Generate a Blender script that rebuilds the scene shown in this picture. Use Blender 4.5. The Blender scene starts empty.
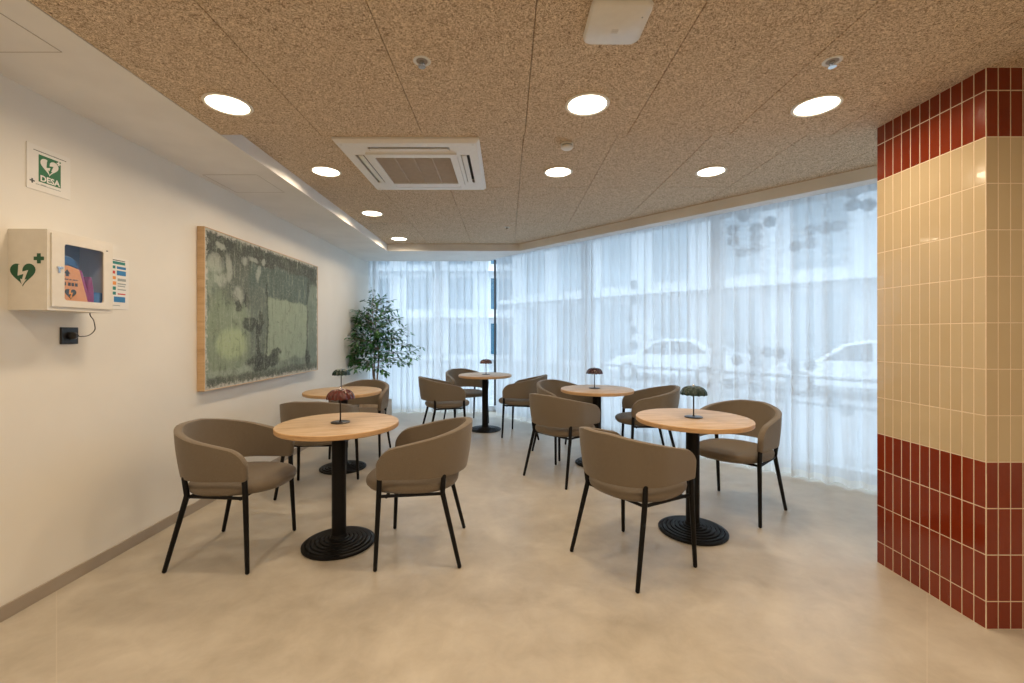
import bpy, math, random
from math import sin, cos, pi, sqrt, radians as R
from mathutils import Vector, Matrix
random.seed(7)
SC = bpy.context.scene
COL = SC.collection

# ------------------------------------------------------------------ camera, world, exposure
H = 1.30                 # eye height
F = 435.0                # focal length in pixels of the 1024 wide frame
cam = bpy.data.cameras.new('camera'); cam.lens = F/1024*36; cam.sensor_width = 36
cam.shift_x = 5/1024; cam.shift_y = -7.5/1024; cam.clip_start = .05; cam.clip_end = 300
camo = bpy.data.objects.new('camera', cam); COL.objects.link(camo)
camo.location = (0, 0, H); camo.rotation_euler = (pi/2, 0, 0)
SC.camera = camo
SC.view_settings.view_transform = 'Standard'; SC.view_settings.look = 'None'
SC.view_settings.exposure = 0.0; SC.view_settings.gamma = 1.0
SC.view_settings.use_curve_mapping = False
W = bpy.data.worlds.new('overcast_sky'); SC.world = W; W.use_nodes = True
bg = W.node_tree.nodes['Background']; bg.inputs[0].default_value = (.72, .86, 1.0, 1)
bg.inputs[1].default_value = 4.1
SC.cycles.use_denoising = True
SC.cycles.max_bounces = 10; SC.cycles.diffuse_bounces = 6; SC.cycles.transparent_max_bounces = 24
SC.cycles.sample_clamp_indirect = 6.0
LAMP_W = 8.1
LAMP_C = (1.0, .77, .52)

# room levels
Z1, Z2 = H+1.175, H+1.27     # low and raised ceiling
XL = -2.29                   # left wall
YSTEP = 2.57

# ------------------------------------------------------------------ helpers
class MB:
    def __init__(s): s.v = []; s.f = []; s.m = []; s.mi = 0
    def add(s, vs, fs):
        b = len(s.v); s.v += [tuple(p) for p in vs]
        for f in fs: s.f.append(tuple(b+i for i in f)); s.m.append(s.mi)
        return s
    def box(s, a, b):
        x0, y0, z0 = a; x1, y1, z1 = b
        return s.add([(x0,y0,z0),(x1,y0,z0),(x1,y1,z0),(x0,y1,z0),(x0,y0,z1),(x1,y0,z1),(x1,y1,z1),(x0,y1,z1)],
              [(0,3,2,1),(4,5,6,7),(0,1,5,4),(1,2,6,5),(2,3,7,6),(3,0,4,7)])
    def quad(s, a, b, c, d): return s.add([a,b,c,d], [(0,1,2,3)])
    def prism(s, pts, z0, z1, axis='z'):
        n = len(pts)
        def P(p, z):
            return (p[0], p[1], z) if axis == 'z' else ((p[0], z, p[1]) if axis == 'y' else (z, p[0], p[1]))
        vs = [P(p, z0) for p in pts]+[P(p, z1) for p in pts]
        fs = [tuple(range(n))[::-1], tuple(range(n, 2*n))]+[(i, (i+1) % n, n+(i+1) % n, n+i) for i in range(n)]
        return s.add(vs, fs)
    def lathe(s, prof, n=48, c=(0,0), cap=True):
        vs = []; fs = []
        for (r, z) in prof:
            for k in range(n):
                a = 2*pi*k/n; vs.append((c[0]+r*cos(a), c[1]+r*sin(a), z))
        for i in range(len(prof)-1):
            for k in range(n):
                k2 = (k+1) % n
                fs.append((i*n+k, i*n+k2, (i+1)*n+k2, (i+1)*n+k))
        if cap:
            fs.append(tuple(range(n))[::-1]); fs.append(tuple((len(prof)-1)*n+k for k in range(n)))
        return s.add(vs, fs)
    def tube(s, pts, rad, n=10, round_end=True):
        pts = [Vector(p) for p in pts]
        if not hasattr(rad, '__len__'): rad = [rad]*len(pts)
        rad = list(rad)
        if round_end:
            a, b = pts[0], pts[1]; d = (a-b).normalized()
            c, e = pts[-1], pts[-2]; g = (c-e).normalized()
            r0, r1 = rad[0], rad[-1]
            pts = [a, a-d*r0*.5]+pts[1:-1]+[c-g*r1*.5, c]; rad = [r0*.55, r0]+rad[1:-1]+[r1, r1*.55]
        vs = []; fs = []; up = None
        for i, p in enumerate(pts):
            t = ((pts[min(i+1, len(pts)-1)]-p).normalized()+(p-pts[max(i-1, 0)]).normalized()).normalized()
            if up is None:
                up = Vector((0,0,1)) if abs(t.z) < .9 else Vector((1,0,0))
            u = t.cross(up).normalized(); w = u.cross(t).normalized(); up = w
            for k in range(n):
                a = 2*pi*k/n; vs.append(p+(u*cos(a)+w*sin(a))*rad[i])
        for i in range(len(pts)-1):
            for k in range(n):
                k2 = (k+1) % n; fs.append((i*n+k, i*n+k2, (i+1)*n+k2, (i+1)*n+k))
        fs.append(tuple(range(n))[::-1]); fs.append(tuple((len(pts)-1)*n+k for k in range(n)))
        return s.add(vs, fs)
    def build(s, name, mats, parent=None, smooth=False, bevel=0, loc=None, rot=None, recalc=True):
        me = bpy.data.meshes.new(name); me.from_pydata(s.v, [], s.f); me.validate()
        if not isinstance(mats, (list, tuple)): mats = [mats]
        for m in mats: me.materials.append(m)
        if len(me.polygons) == len(s.m): me.polygons.foreach_set('material_index', s.m)
        if recalc:
            import bmesh
            bm = bmesh.new(); bm.from_mesh(me); bmesh.ops.recalc_face_normals(bm, faces=bm.faces); bm.to_mesh(me); bm.free()
        if smooth:
            me.polygons.foreach_set('use_smooth', [True]*len(me.polygons))
            try: me.set_sharp_from_angle(angle=R(42))
            except Exception: pass
        o = bpy.data.objects.new(name, me); COL.objects.link(o)
        if parent: o.parent = parent
        if loc: o.location = loc
        if rot: o.rotation_euler = rot
        if bevel:
            b = o.modifiers.new('bevel', 'BEVEL'); b.width = bevel; b.segments = 3; b.limit_method = 'ANGLE'; b.angle_limit = R(35)
            b.harden_normals = False
        return o

def tag(o, label=None, cat=None, group=None, kind=None):
    if label: o['label'] = label
    if cat: o['category'] = cat
    if group: o['group'] = group
    if kind: o['kind'] = kind
    return o
def empty(name, loc=(0,0,0), rot=(0,0,0)):
    o = bpy.data.objects.new(name, None); COL.objects.link(o); o.location = loc; o.rotation_euler = rot
    o.empty_display_size = .1
    return o
def copy_tree(o, parent=None):
    c = o.copy(); COL.objects.link(c); c.parent = parent
    for ch in list(o.children): copy_tree(ch, c)
    return c
def text_mesh(name, body, size, mat, parent, loc, rot=(0,0,0), depth=.0006, sx=1.0, bold=0.0):
    cu = bpy.data.curves.new(name, 'FONT'); cu.body = body; cu.size = size; cu.extrude = depth/2
    cu.align_x = 'CENTER'; cu.align_y = 'CENTER'; cu.offset = bold; cu.resolution_u = 3
    t = bpy.data.objects.new(name, cu); COL.objects.link(t)
    dg = bpy.context.evaluated_depsgraph_get(); dg.update()
    me = bpy.data.meshes.new_from_object(t.evaluated_get(dg)); me.name = name
    bpy.data.objects.remove(t); bpy.data.curves.remove(cu)
    me.transform(Matrix.Diagonal((sx, 1, 1, 1)))
    me.materials.clear(); me.materials.append(mat)
    o = bpy.data.objects.new(name, me); COL.objects.link(o); o.parent = parent; o.location = loc; o.rotation_euler = rot
    return o

# ------------------------------------------------------------------ materials
class NT:
    def __init__(s, name):
        s.mat = bpy.data.materials.new(name); s.mat.use_nodes = True
        s.t = s.mat.node_tree; s.b = s.t.nodes['Principled BSDF']; s.out = s.t.nodes['Material Output']
    def n(s, typ, **kw):
        nd = s.t.nodes.new(typ)
        for k, v in kw.items(): setattr(nd, k, v)
        return nd
    def l(s, a, b): s.t.links.new(a, b)
    def math(s, op, a, b=None, c=None, clamp=False):
        nd = s.n('ShaderNodeMath', operation=op); nd.use_clamp = clamp
        for i, x in enumerate((a, b, c)):
            if x is None: continue
            if isinstance(x, (int, float)): nd.inputs[i].default_value = x
            else: s.l(x, nd.inputs[i])
        return nd.outputs[0]
    def coord(s): 
        return s.n('ShaderNodeTexCoord').outputs['Object']
    def mapping(s, vec, scale=(1,1,1), rot=(0,0,0), loc=(0,0,0)):
        m = s.n('ShaderNodeMapping'); m.inputs['Scale'].default_value = scale; m.inputs['Rotation'].default_value = rot
        m.inputs['Location'].default_value = loc; s.l(vec, m.inputs[0]); return m.outputs[0]
    def noise(s, vec, scale, detail=3, rough=.5, dist=0):
        m = s.n('ShaderNodeTexNoise'); m.inputs['Scale'].default_value = scale; m.inputs['Detail'].default_value = detail
        m.inputs['Roughness'].default_value = rough; m.inputs['Distortion'].default_value = dist
        s.l(vec, m.inputs['Vector']); return m.outputs['Fac']
    def ramp(s, fac, stops):
        r = s.n('ShaderNodeValToRGB'); e = r.color_ramp.elements
        while len(e) < len(stops): e.new(.5)
        for i, (p, c) in enumerate(stops): e[i].position = p; e[i].color = (*c, 1)
        s.l(fac, r.inputs[0]); return r.outputs[0]
    def mix(s, fac, a, b, blend='MIX'):
        m = s.n('ShaderNodeMix', data_type='RGBA', blend_type=blend)
        if isinstance(fac, (int, float)): m.inputs[0].default_value = fac
        else: s.l(fac, m.inputs[0])
        for i, x in ((6, a), (7, b)):
            if isinstance(x, tuple): m.inputs[i].default_value = (*x, 1)
            else: s.l(x, m.inputs[i])
        return m.outputs[2]
    def bump(s, h, strength=.3, dist=.01):
        b = s.n('ShaderNodeBump'); b.inputs['Strength'].default_value = strength; b.inputs['Distance'].default_value = dist
        s.l(h, b.inputs['Height']); s.l(b.outputs[0], s.b.inputs['Normal'])
    def set(s, **kw):
        for k, v in kw.items(): s.b.inputs[k.replace('_', ' ')].default_value = v
    def base(s, c):
        if isinstance(c, tuple): s.b.inputs['Base Color'].default_value = (*c, 1)
        else: s.l(c, s.b.inputs['Base Color'])

def simple(name, col, rough=.5, metal=0, var=.04, scale=30, coat=0, emit=0, emitc=None, spec=.5):
    """plain paint/metal/plastic with a faint procedural mottle"""
    t = NT(name); t.set(Roughness=rough, Metallic=metal)
    t.b.inputs['Specular IOR Level'].default_value = spec
    f = t.noise(t.coord(), scale, 3)
    lo = tuple(max(0, c*(1-var)) for c in col); hi = tuple(min(1, c*(1+var)) for c in col)
    t.base(t.ramp(f, [(.35, lo), (.65, hi)]))
    if coat: t.b.inputs['Coat Weight'].default_value = coat; t.b.inputs['Coat Roughness'].default_value = .06
    if emit:
        t.b.inputs['Emission Color'].default_value = (*(emitc or col), 1); t.b.inputs['Emission Strength'].default_value = emit
    return t.mat

M = {}
# wall plaster
t = NT('wall_paint'); co = t.coord(); t.base(t.ramp(t.noise(co, 2.2, 4), [(.3, (.74,.72,.67)), (.7, (.78,.76,.71))]))
t.set(Roughness=.62); t.bump(t.noise(co, 160, 3), .06, .002); M['wall'] = t.mat
M['white'] = simple('soffit_white', (.78,.77,.75), .6, scale=3)
M['frame_white'] = simple('window_frame_paint', (.62,.66,.70), .4)
M['skirt'] = simple('baseboard_taupe', (.34,.29,.235), .45, scale=6)
M['black'] = simple('black_powder_coat', (.006,.006,.007), .45, var=.1, scale=120, spec=.18)
M['blackplastic'] = simple('black_plastic', (.012,.012,.012), .35, var=.1)
M['plastic'] = simple('white_plastic', (.74,.73,.70), .35, var=.02)
M['acwhite'] = simple('air_conditioner_white', (.80,.80,.79), .38, var=.015)
M['chrome'] = simple('brushed_chrome', (.62,.62,.62), .22, 1)
M['dark'] = simple('dark_void', (.02,.02,.02), .8)
M['cabinet'] = simple('cabinet_white_steel', (.70,.67,.61), .38, var=.02)
M['green'] = simple('sign_green', (.008,.155,.062), .4)
M['darkgreen'] = simple('emblem_green', (.006,.085,.035), .4)
M['paper'] = simple('sign_white', (.78,.77,.74), .45, var=.01)
M['ink'] = simple('print_ink', (.03,.04,.035), .5)
M['inkgrey'] = simple('print_grey', (.32,.36,.35), .5)
M['teal'] = simple('print_teal', (.02,.22,.20), .5)
M['blueprint'] = simple('print_blue', (.03,.20,.46), .5)
M['orangeprint'] = simple('print_orange', (.75,.30,.06), .5)
M['redprint'] = simple('print_red', (.55,.05,.04), .5)
M['orange'] = simple('orange_vinyl', (.85,.36,.07), .45)
M['blue'] = simple('blue_vinyl', (.02,.11,.26), .4)
M['magenta'] = simple('magenta_vinyl', (.36,.03,.16), .4)
M['cabbluelight'] = simple('cabinet_inner_blue_light', (.16,.19,.31), .4)  # bluish light inside the cabinet, put into the back panel colour
M['ledglow'] = simple('downlight_diffuser', (1,.9,.75), .5, emit=9, emitc=(1,.86,.66))
M['trimring'] = simple('downlight_trim', (.80,.76,.68), .4)

# sheer curtain
def sheer(name, trans, col):
    t = NT(name); co = t.coord()
    th = t.noise(t.mapping(co, (60, 60, 1.5)), 6, 2)
    tr = t.n('ShaderNodeBsdfTransparent'); tr.inputs[0].default_value = (.98,.99,1,1)
    tl = t.n('ShaderNodeBsdfTranslucent'); tl.inputs[0].default_value = (*col, 1)
    df = t.n('ShaderNodeBsdfDiffuse'); df.inputs[0].default_value = (*col, 1)
    m1 = t.n('ShaderNodeMixShader'); m1.inputs[0].default_value = .38; t.l(tl.outputs[0], m1.inputs[1]); t.l(df.outputs[0], m1.inputs[2])
    # facing angle: yarns close up when seen edge-on
    lw = t.n('ShaderNodeLayerWeight'); lw.inputs[0].default_value = .35
    f = t.math('MULTIPLY', lw.outputs['Facing'], -trans*.75); f = t.math('ADD', f, trans)
    f = t.math('ADD', f, t.math('MULTIPLY', t.math('SUBTRACT', th, .5), .10), clamp=True)
    m2 = t.n('ShaderNodeMixShader'); t.l(f, m2.inputs[0]); t.l(m1.outputs[0], m2.inputs[1]); t.l(tr.outputs[0], m2.inputs[2])
    t.l(m2.outputs[0], t.out.inputs[0]); return t.mat
M['sheer'] = sheer('sheer_white_voile', .24, (.86,.89,.92))
M['hem'] = sheer('curtain_hem_voile', .16, (.86,.86,.84))
# glass
def glassmat(name, tint, refl=.06):
    t = NT(name); tr = t.n('ShaderNodeBsdfTransparent'); tr.inputs[0].default_value = (*tint, 1)
    gl = t.n('ShaderNodeBsdfGlossy'); gl.inputs['Roughness'].default_value = .03
    m = t.n('ShaderNodeMixShader'); m.inputs[0].default_value = refl
    t.l(tr.outputs[0], m.inputs[1]); t.l(gl.outputs[0], m.inputs[2]); t.l(m.outputs[0], t.out.inputs[0]); return t.mat
M['glass'] = glassmat('window_glass', (.94,.97,.98), .05)
M['caseglass'] = glassmat('cabinet_window_glass', (.93,.94,.98), .06)
t = NT('frosted_dot'); tr = t.n('ShaderNodeBsdfTransparent'); tr.inputs[0].default_value = (.80,.85,.9,1)
tl = t.n('ShaderNodeBsdfTranslucent'); tl.inputs[0].default_value = (.35,.38,.40,1)
m_ = t.n('ShaderNodeMixShader'); m_.inputs[0].default_value = .85; t.l(tr.outputs[0], m_.inputs[1]); t.l(tl.outputs[0], m_.inputs[2]); t.l(m_.outputs[0], t.out.inputs[0])
M['dot'] = t.mat

# floor: beige microcement-look slabs laid on the diagonal
t = NT('floor_stone'); co = t.coord()
f1 = t.noise(co, 1.1, 6, .6, .6); f2 = t.noise(t.mapping(co, (1,1,1), loc=(5,3,0)), 7, 5, .65, .4)
c = t.ramp(f1, [(.32, (.365,.325,.262)), (.5, (.46,.415,.345)), (.66, (.55,.505,.43))])
c = t.mix(.35, c, t.ramp(f2, [(.32, (.335,.29,.23)), (.68, (.57,.525,.445))]))
mp = t.mapping(co, (1,1,1), (0,0,R(44)))
sx = t.n('ShaderNodeSeparateXYZ'); t.l(mp, sx.inputs[0])
def line(v):
    a = t.math('ABSOLUTE', t.math('SUBTRACT', t.math('FRACT', t.math('ADD', t.math('DIVIDE', v, 6.0), .5)), .5))
    return t.math('LESS_THAN', a, .0018/6.0)
ln = t.math('MAXIMUM', line(sx.outputs[0]), line(sx.outputs[1]))
t.base(t.mix(t.math('MULTIPLY', ln, .35), c, (.60,.54,.45)))
t.b.inputs['Roughness'].default_value = .36
t.l(t.ramp(f2, [(.3, (.30,)*3), (.7, (.42,)*3)]), t.b.inputs['Roughness'])
t.bump(f2, .05, .004); M['floor'] = t.mat

# wood-wool ceiling panel
t = NT('wood_wool'); co = t.coord()
a = t.noise(co, 44, 3, .8, 2.6); b = t.noise(t.mapping(co, (1,1,1), (0,0,.9), (3,1,0)), 74, 2, .75, 3.2)
m = t.math('MULTIPLY', t.math('ADD', a, b), .5)
c = t.ramp(m, [(.37, (.05,.028,.013)), (.435, (.33,.23,.14)), (.50, (.60,.46,.315)), (.59, (.92,.78,.60))])
big = t.noise(co, .9, 2)
c = t.mix(t.math('MULTIPLY', big, .2), c, (.50,.38,.26))
t.base(c); t.set(Roughness=.9); t.bump(m, .6, .006); M['woodwool'] = t.mat
M['panelgap'] = simple('panel_gap', (.17,.12,.08), .9)

# tiles
def tile(name, c1, c2, rough):
    t = NT(name); g = t.n('ShaderNodeNewGeometry')
    f = t.noise(t.coord(), 9, 4); rnd = g.outputs['Random Per Island']
    x = t.math('ADD', t.math('MULTIPLY', f, .5), t.math('MULTIPLY', rnd, .5))
    t.base(t.ramp(x, [(.25, c1), (.75, c2)])); t.set(Roughness=rough)
    t.b.inputs['Coat Weight'].default_value = .2; t.b.inputs['Coat Roughness'].default_value = .03; t.b.inputs['Specular IOR Level'].default_value = .42
    t.bump(t.noise(t.coord(), 14, 2), .06, .01)
    return t.mat
M['tile_red'] = tile('glazed_red_tile', (.175,.020,.005), (.21,.028,.007), .14)
M['tile_cream'] = tile('glazed_cream_tile', (.51,.405,.255), (.54,.435,.28), .14)
M['grout'] = simple('tile_grout', (.74,.62,.46), .8)

# fabric
t = NT('taupe_fabric'); co = t.coord()
wx = t.noise(t.mapping(co, (1,1,1.6)), 420, 2, .6); f = t.noise(co, 3, 3)
c = t.ramp(wx, [(.3, (.105,.083,.060)), (.7, (.225,.185,.140))])
c = t.mix(t.math('MULTIPLY', f, .3), c, (.19,.155,.115))
t.base(c); t.set(Roughness=.85); t.b.inputs['Sheen Weight'].default_value = .18; t.b.inputs['Sheen Roughness'].default_value = .5
t.b.inputs['Specular IOR Level'].default_value = .25
t.bump(wx, .35, .002); M['fabric'] = t.mat

# oak
def oak(name, dark, mid, light, sc=(1.2, 14, 14), rough=.45):
    t = NT(name); co = t.coord(); v = t.mapping(co, sc)
    f = t.noise(v, 2.4, 6, .62, 1.1); g = t.noise(t.mapping(co, (sc[0]*2, sc[1]*5, sc[2]*5)), 3, 3, .6)
    c = t.ramp(f, [(.30, dark), (.48, mid), (.68, light)])
    c = t.mix(.25, c, t.ramp(g, [(.35, dark), (.65, light)]))
    t.base(c); t.set(Roughness=rough); t.bump(g, .05, .002); return t.mat
M['oak'] = oak('oak_tabletop', (.27,.165,.085), (.50,.36,.225), (.61,.47,.325))
M['oakedge'] = oak('oak_edge', (.38,.22,.10), (.53,.33,.165), (.62,.41,.22), (3, 3, 30))
M['oakframe'] = oak('oak_picture_frame', (.48,.31,.17), (.60,.41,.235), (.68,.49,.30), (8, 8, 1))
M['planterwood'] = oak('planter_wood', (.36,.26,.18), (.48,.37,.27), (.56,.44,.33), (6, 6, 1))

# lamp shades
def shade(name, c):
    t = NT(name); f = t.noise(t.coord(), 60, 2)
    t.base(t.ramp(f, [(.3, tuple(x*.7 for x in c)), (.7, tuple(min(1, x*1.4) for x in c))])); t.set(Roughness=.12)
    t.b.inputs['Coat Weight'].default_value = .25; t.b.inputs['Coat Roughness'].default_value = .03; t.b.inputs['Specular IOR Level'].default_value = .35
    return t.mat
M['sh_red'] = shade('oxblood_shade', (.075,.010,.006))
M['sh_green'] = shade('bottle_green_shade', (.0025,.018,.011))
M['sh_wine'] = shade('wine_shade', (.04,.012,.014))
M['sh_brown'] = shade('brown_shade', (.11,.055,.05))
M['lampmetal'] = simple('lamp_dark_metal', (.04,.032,.028), .3, .8)
# plant
t = NT('ficus_leaf'); g = t.n('ShaderNodeNewGeometry')
t.base(t.ramp(g.outputs['Random Per Island'], [(0, (.018,.075,.030)), (.6, (.045,.16,.05)), (1, (.12,.30,.08))]))
t.set(Roughness=.32); M['leaf'] = t.mat
M['bark'] = simple('ficus_bark', (.30,.24,.19), .8, var=.25, scale=40)
M['soil'] = simple('potting_soil', (.05,.035,.025), .95, var=.4, scale=60)
# outdoors
M['paving'] = simple('street_paving', (.34,.35,.36), .7, scale=2, var=.1)
M['concrete'] = simple('pale_render', (.66,.68,.70), .8, scale=1, var=.06)
M['slab'] = simple('balcony_slab_white', (.74,.76,.78), .7)
M['extglass'] = simple('facade_glass', (.30,.36,.40), .12, var=.2, scale=.6)
M['blueglass'] = simple('blue_facade_glass', (.03,.12,.19), .15, var=.2, scale=.6)
M['carpaint'] = simple('white_car_paint', (.82,.84,.86), .2, coat=.8, var=.01)
M['carglass'] = simple('car_glass', (.05,.07,.09), .08)
M['tyre'] = simple('tyre_rubber', (.02,.02,.02), .8)
M['steel'] = simple('galvanised_rail', (.30,.33,.36), .4, .5)

# ------------------------------------------------------------------ room shell
S = 'structure'
# curtain / window geometry of the slanted side
PX, PY = -.17, 6.86
dd = Vector((3.17, -3.34)).normalized(); nn = Vector((-dd.y, dd.x))
if nn.x < 0: nn = -nn
def dg(tt, off=0.0): p = Vector((PX, PY))+dd*tt+nn*off; return (p.x, p.y)

floor = MB().prism([(XL-.15,-3.2),(4.6,-3.2),(4.6,1.9),dg(6.0,.45),dg(-.3,.45),(-.35,7.5),(XL-.15,7.5)][::1], -.1, 0).build('floor', M['floor'])
tag(floor, kind=S)
wl = MB().box((XL-.15,-3.2,0),(XL,7.3,2.9)).build('wall_left', M['wall']); tag(wl, kind=S)
wb = MB().box((XL-.15,-3.35,0),(4.6,-3.2,2.9)).build('wall_back', M['wall']); tag(wb, kind=S)
wr = MB().box((4.35,-3.2,0),(4.5,2.6,2.9)).build('wall_right', M['wall']); tag(wr, kind=S)
bb = MB().box((XL,-3.2,0),(XL+.010,7.28,.068)).build('baseboard_left', M['skirt'], bevel=.002); tag(bb, kind=S)

# ceiling panels (one mesh): low field in front of the step, raised field behind
def panels(mb, z, x0, x1, xs, y0, y1, ys):
    g = .0013
    gx = sorted([x for x in xs if x0 < x < x1]+[x0, x1]); gy = sorted([y for y in ys if y0 < y < y1]+[y0, y1])
    for i in range(len(gx)-1):
        for j in range(len(gy)-1):
            a, b, c, d = gx[i]+g, gx[i+1]-g, gy[j]+g, gy[j+1]-g
            e = .0022
            mb.mi = 0
            vs = [(a+e,c+e,z),(b-e,c+e,z),(b-e,d-e,z),(a+e,d-e,z),(a,c,z+e),(b,c,z+e),(b,d,z+e),(a,d,z+e),(a,c,z+.02),(b,c,z+.02),(b,d,z+.02),(a,d,z+.02)]
            mb.add(vs, [(3,2,1,0),(0,1,5,4),(1,2,6,5),(2,3,7,6),(3,0,4,7),(4,5,9,8),(5,6,10,9),(6,7,11,10),(7,4,8,11)])
    mb.mi = 1; mb.box((x0,y0,z+.018),(x1,y1,z+.05)); mb.mi = 0
gxs = [.105+.603*k for k in range(-5, 9)]
mb = MB()
panels(mb, Z1, -1.69, 4.4, gxs, -3.2, YSTEP, [YSTEP-1.2*k for k in range(1, 6)])
ce = mb.build('ceiling', [M['woodwool'], M['panelgap'], M['woodwool']], recalc=False); tag(ce, kind=S)
mb = MB()
panels(mb, Z2, -1.72, 3.9, gxs, YSTEP, 6.2, [YSTEP+1.19*k for k in range(1, 4)])
ce = mb.build('ceiling_raised', [M['woodwool'], M['panelgap']], recalc=False); tag(ce, kind=S)
import bmesh
bm = bmesh.new(); bm.from_mesh(ce.data)      # cut along the slanted soffit
sd_ = Vector((2.78-.17, 3.28-6.15, 0)).normalized(); sn_ = Vector((-sd_.y, sd_.x, 0))
bmesh.ops.bisect_plane(bm, geom=bm.verts[:]+bm.edges[:]+bm.faces[:], plane_co=Vector((.17,6.15,0))+sn_*.03, plane_no=sn_, clear_outer=True)
bm.to_mesh(ce.data); bm.free()
st_ = MB().box((-1.69,YSTEP-.002,Z1+.003),(4.4,YSTEP+.001,Z2+.02)).build('ceiling_step', M['woodwool']); tag(st_, kind=S)
# white plaster soffit
io = [(.17,6.15),(2.78,3.28)]; oo = [(-.21,6.81),(2.86,3.40)]
def ext(a, b, y): 
    k = (y-a[1])/(b[1]-a[1]); return (a[0]+(b[0]-a[0])*k, y)
mb = MB()
zt = 2.66
mb.prism([(XL,-3.2),(-1.692,-3.2),(-1.692,6.15),(XL,6.15)], Z1-.001, zt)
mb.prism([(XL,6.15),(.17,6.15),(-.21,6.81),(-.28,7.03),(XL,7.03)], Z1-.001, zt)
mb.prism([io[0], ext(io[0],io[1],2.2+.37), ext(oo[0],oo[1],2.2+.37), oo[0]], Z1-.001, zt)
so = mb.build('ceiling_soffit', M['white']); tag(so, kind=S)
pk = MB().prism([(XL-.15,6.9),(-.3,6.3),(3.0,2.57),(4.6,2.57),dg(5.9,.37),dg(-.3,.37),(-.26,7.41),(XL-.15,7.41)], zt, zt+.1).build('ceiling_pocket', M['white']); tag(pk, kind=S)
rf = MB().box((XL-.15,-3.35,2.76),(4.6,2.6,2.86)).build('ceiling_slab', M['white']); tag(rf, kind=S)
for (x0,x1,y0,y1) in ((-2.24,-1.85,.9,1.81), (-2.24,-1.84,3.2,3.6)):
    mb = MB(); mb.box((x0,y0,Z1-.003),(x1,y1,Z1)); mb.mi = 1
    w = .003
    for q in (((x0,y0),(x1,y0+w)),((x0,y1-w),(x1,y1)),((x0,y0),(x0+w,y1)),((x1-w,y0),(x1,y1))):
        mb.box((*q[0],Z1-.0035),(*q[1],Z1-.0028))
    o = mb.build('ceiling_access_hatch', [M['white'], M['skirt']]); tag(o, kind=S)

# tiled column
CX, CY0, CY1 = 2.108, 1.914, 2.48
mb = MB(); mb.mi = 2; mb.box((CX+.0013,CY0+.0013,0),(3.2,CY1-.0013,Z1)); mb.mi = 0
def tilewall(org, ux, L, nrm, tw):
    """tiles on a vertical face starting at org, running along ux for length L"""
    z = 0; rows = [0,.122]
    while rows[-1]+.2046 < Z1-.02: rows.append(rows[-1]+.2046)
    rows.append(Z1)
    n = max(1, round(L/tw)); w = L/n; g = .0017; e = .0010
    for i in range(len(rows)-1):
        zm = (rows[i]+rows[i+1])/2; mb.mi = 1 if .736 < zm < 2.168 else 0
        for k in range(n):
            a, b, c, d = k*w+g, (k+1)*w-g, rows[i]+g, rows[i+1]-g
            tl = [random.uniform(-.0004,.0004) for _ in range(4)]
            def P(s_, z_, h): 
                return (org[0]+ux[0]*s_+nrm[0]*h, org[1]+ux[1]*s_+nrm[1]*h, z_)
            vs = [P(a,c,0),P(b,c,0),P(b,d,0),P(a,d,0),P(a+e,c+e,.0018+tl[0]*.5),P(b-e,c+e,.0018+tl[1]*.5),P(b-e,d-e,.0018+tl[2]*.5),P(a+e,d-e,.0018+tl[3]*.5)]
            mb.add(vs, [(4,5,6,7),(0,1,5,4),(1,2,6,5),(2,3,7,6),(3,0,4,7)])
tilewall((CX+.0022,CY1), (0,-1), CY1-CY0, (-1,0), .0515)
tilewall((CX,CY0+.0022), (1,0), 1.09, (0,-1), .0545)
mb.mi = 2; mb.box((CX+.0003,CY0+.0003,0),(CX+.0035,CY0+.0035,Z1))
col = mb.build('column', [M['tile_red'], M['tile_cream'], M['grout']], recalc=False); tag(col, kind=S)

# windows: back run (window_1) and slanted run (window_2)
WO = .32
def run(name, p0, p1, posts):
    p0 = Vector(p0); p1 = Vector(p1); d = (p1-p0); L = d.length; d.normalize(); ang = math.atan2(d.y, d.x)
    w = empty(name, (p0.x, p0.y, 0), (0,0,ang)); tag(w, kind=S)
    fr = MB(); fr.box((0,-.03,0),(L,.03,.09)); fr.box((0,-.03,2.55),(L,.03,2.66)); fr.build('window_frame', M['frame_white'], w, bevel=.003)
    ps = [0]+posts+[L]
    for q in ps[:-1] if name == 'window_1' else ps[1:]: MB().box((q-.035,-.05,.09),(q+.035,.05,2.55)).build('mullion', M['frame_white'], w, bevel=.003)
    for i in range(len(ps)-1):
        MB().box((ps[i]+.035,-.004,.09),(ps[i+1]-.035,.004,2.55)).build('pane', M['glass'], w)
    return w, L
cornerY = 7.36
tq = (cornerY-dg(0,WO)[1])/dd.y; corner = dg(tq, WO)
w1, _ = run('window_1', (XL-.1, cornerY), corner, [.16, 1.22])
endp = dg(5.9, WO)
w2, L2 = run('window_2', corner, endp, [])
for ch in list(w2.children):
    if ch.name.startswith('pane'): bpy.data.objects.remove(ch)
tm = 3.24-tq   # mullion seen right of the middle
ps = [0.0]+[x for x in (tm-1.73, tm, tm+1.73)]+[L2]
for q in ps[1:-1]:
    MB().box((q-.05,-.07,.09),(q+.05,.07,2.55)).build('mullion', M['frame_white'], w2, bevel=.004)
for i in range(len(ps)-1):
    MB().box((ps[i]+.05,-.004,.09),(ps[i+1]-.05,.004,2.55)).build('pane', M['glass'], w2)
MB().box((-.007,-.02,.0),(.007,.02,2.62)).build('corner_post', M['blackplastic'], w2)
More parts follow.
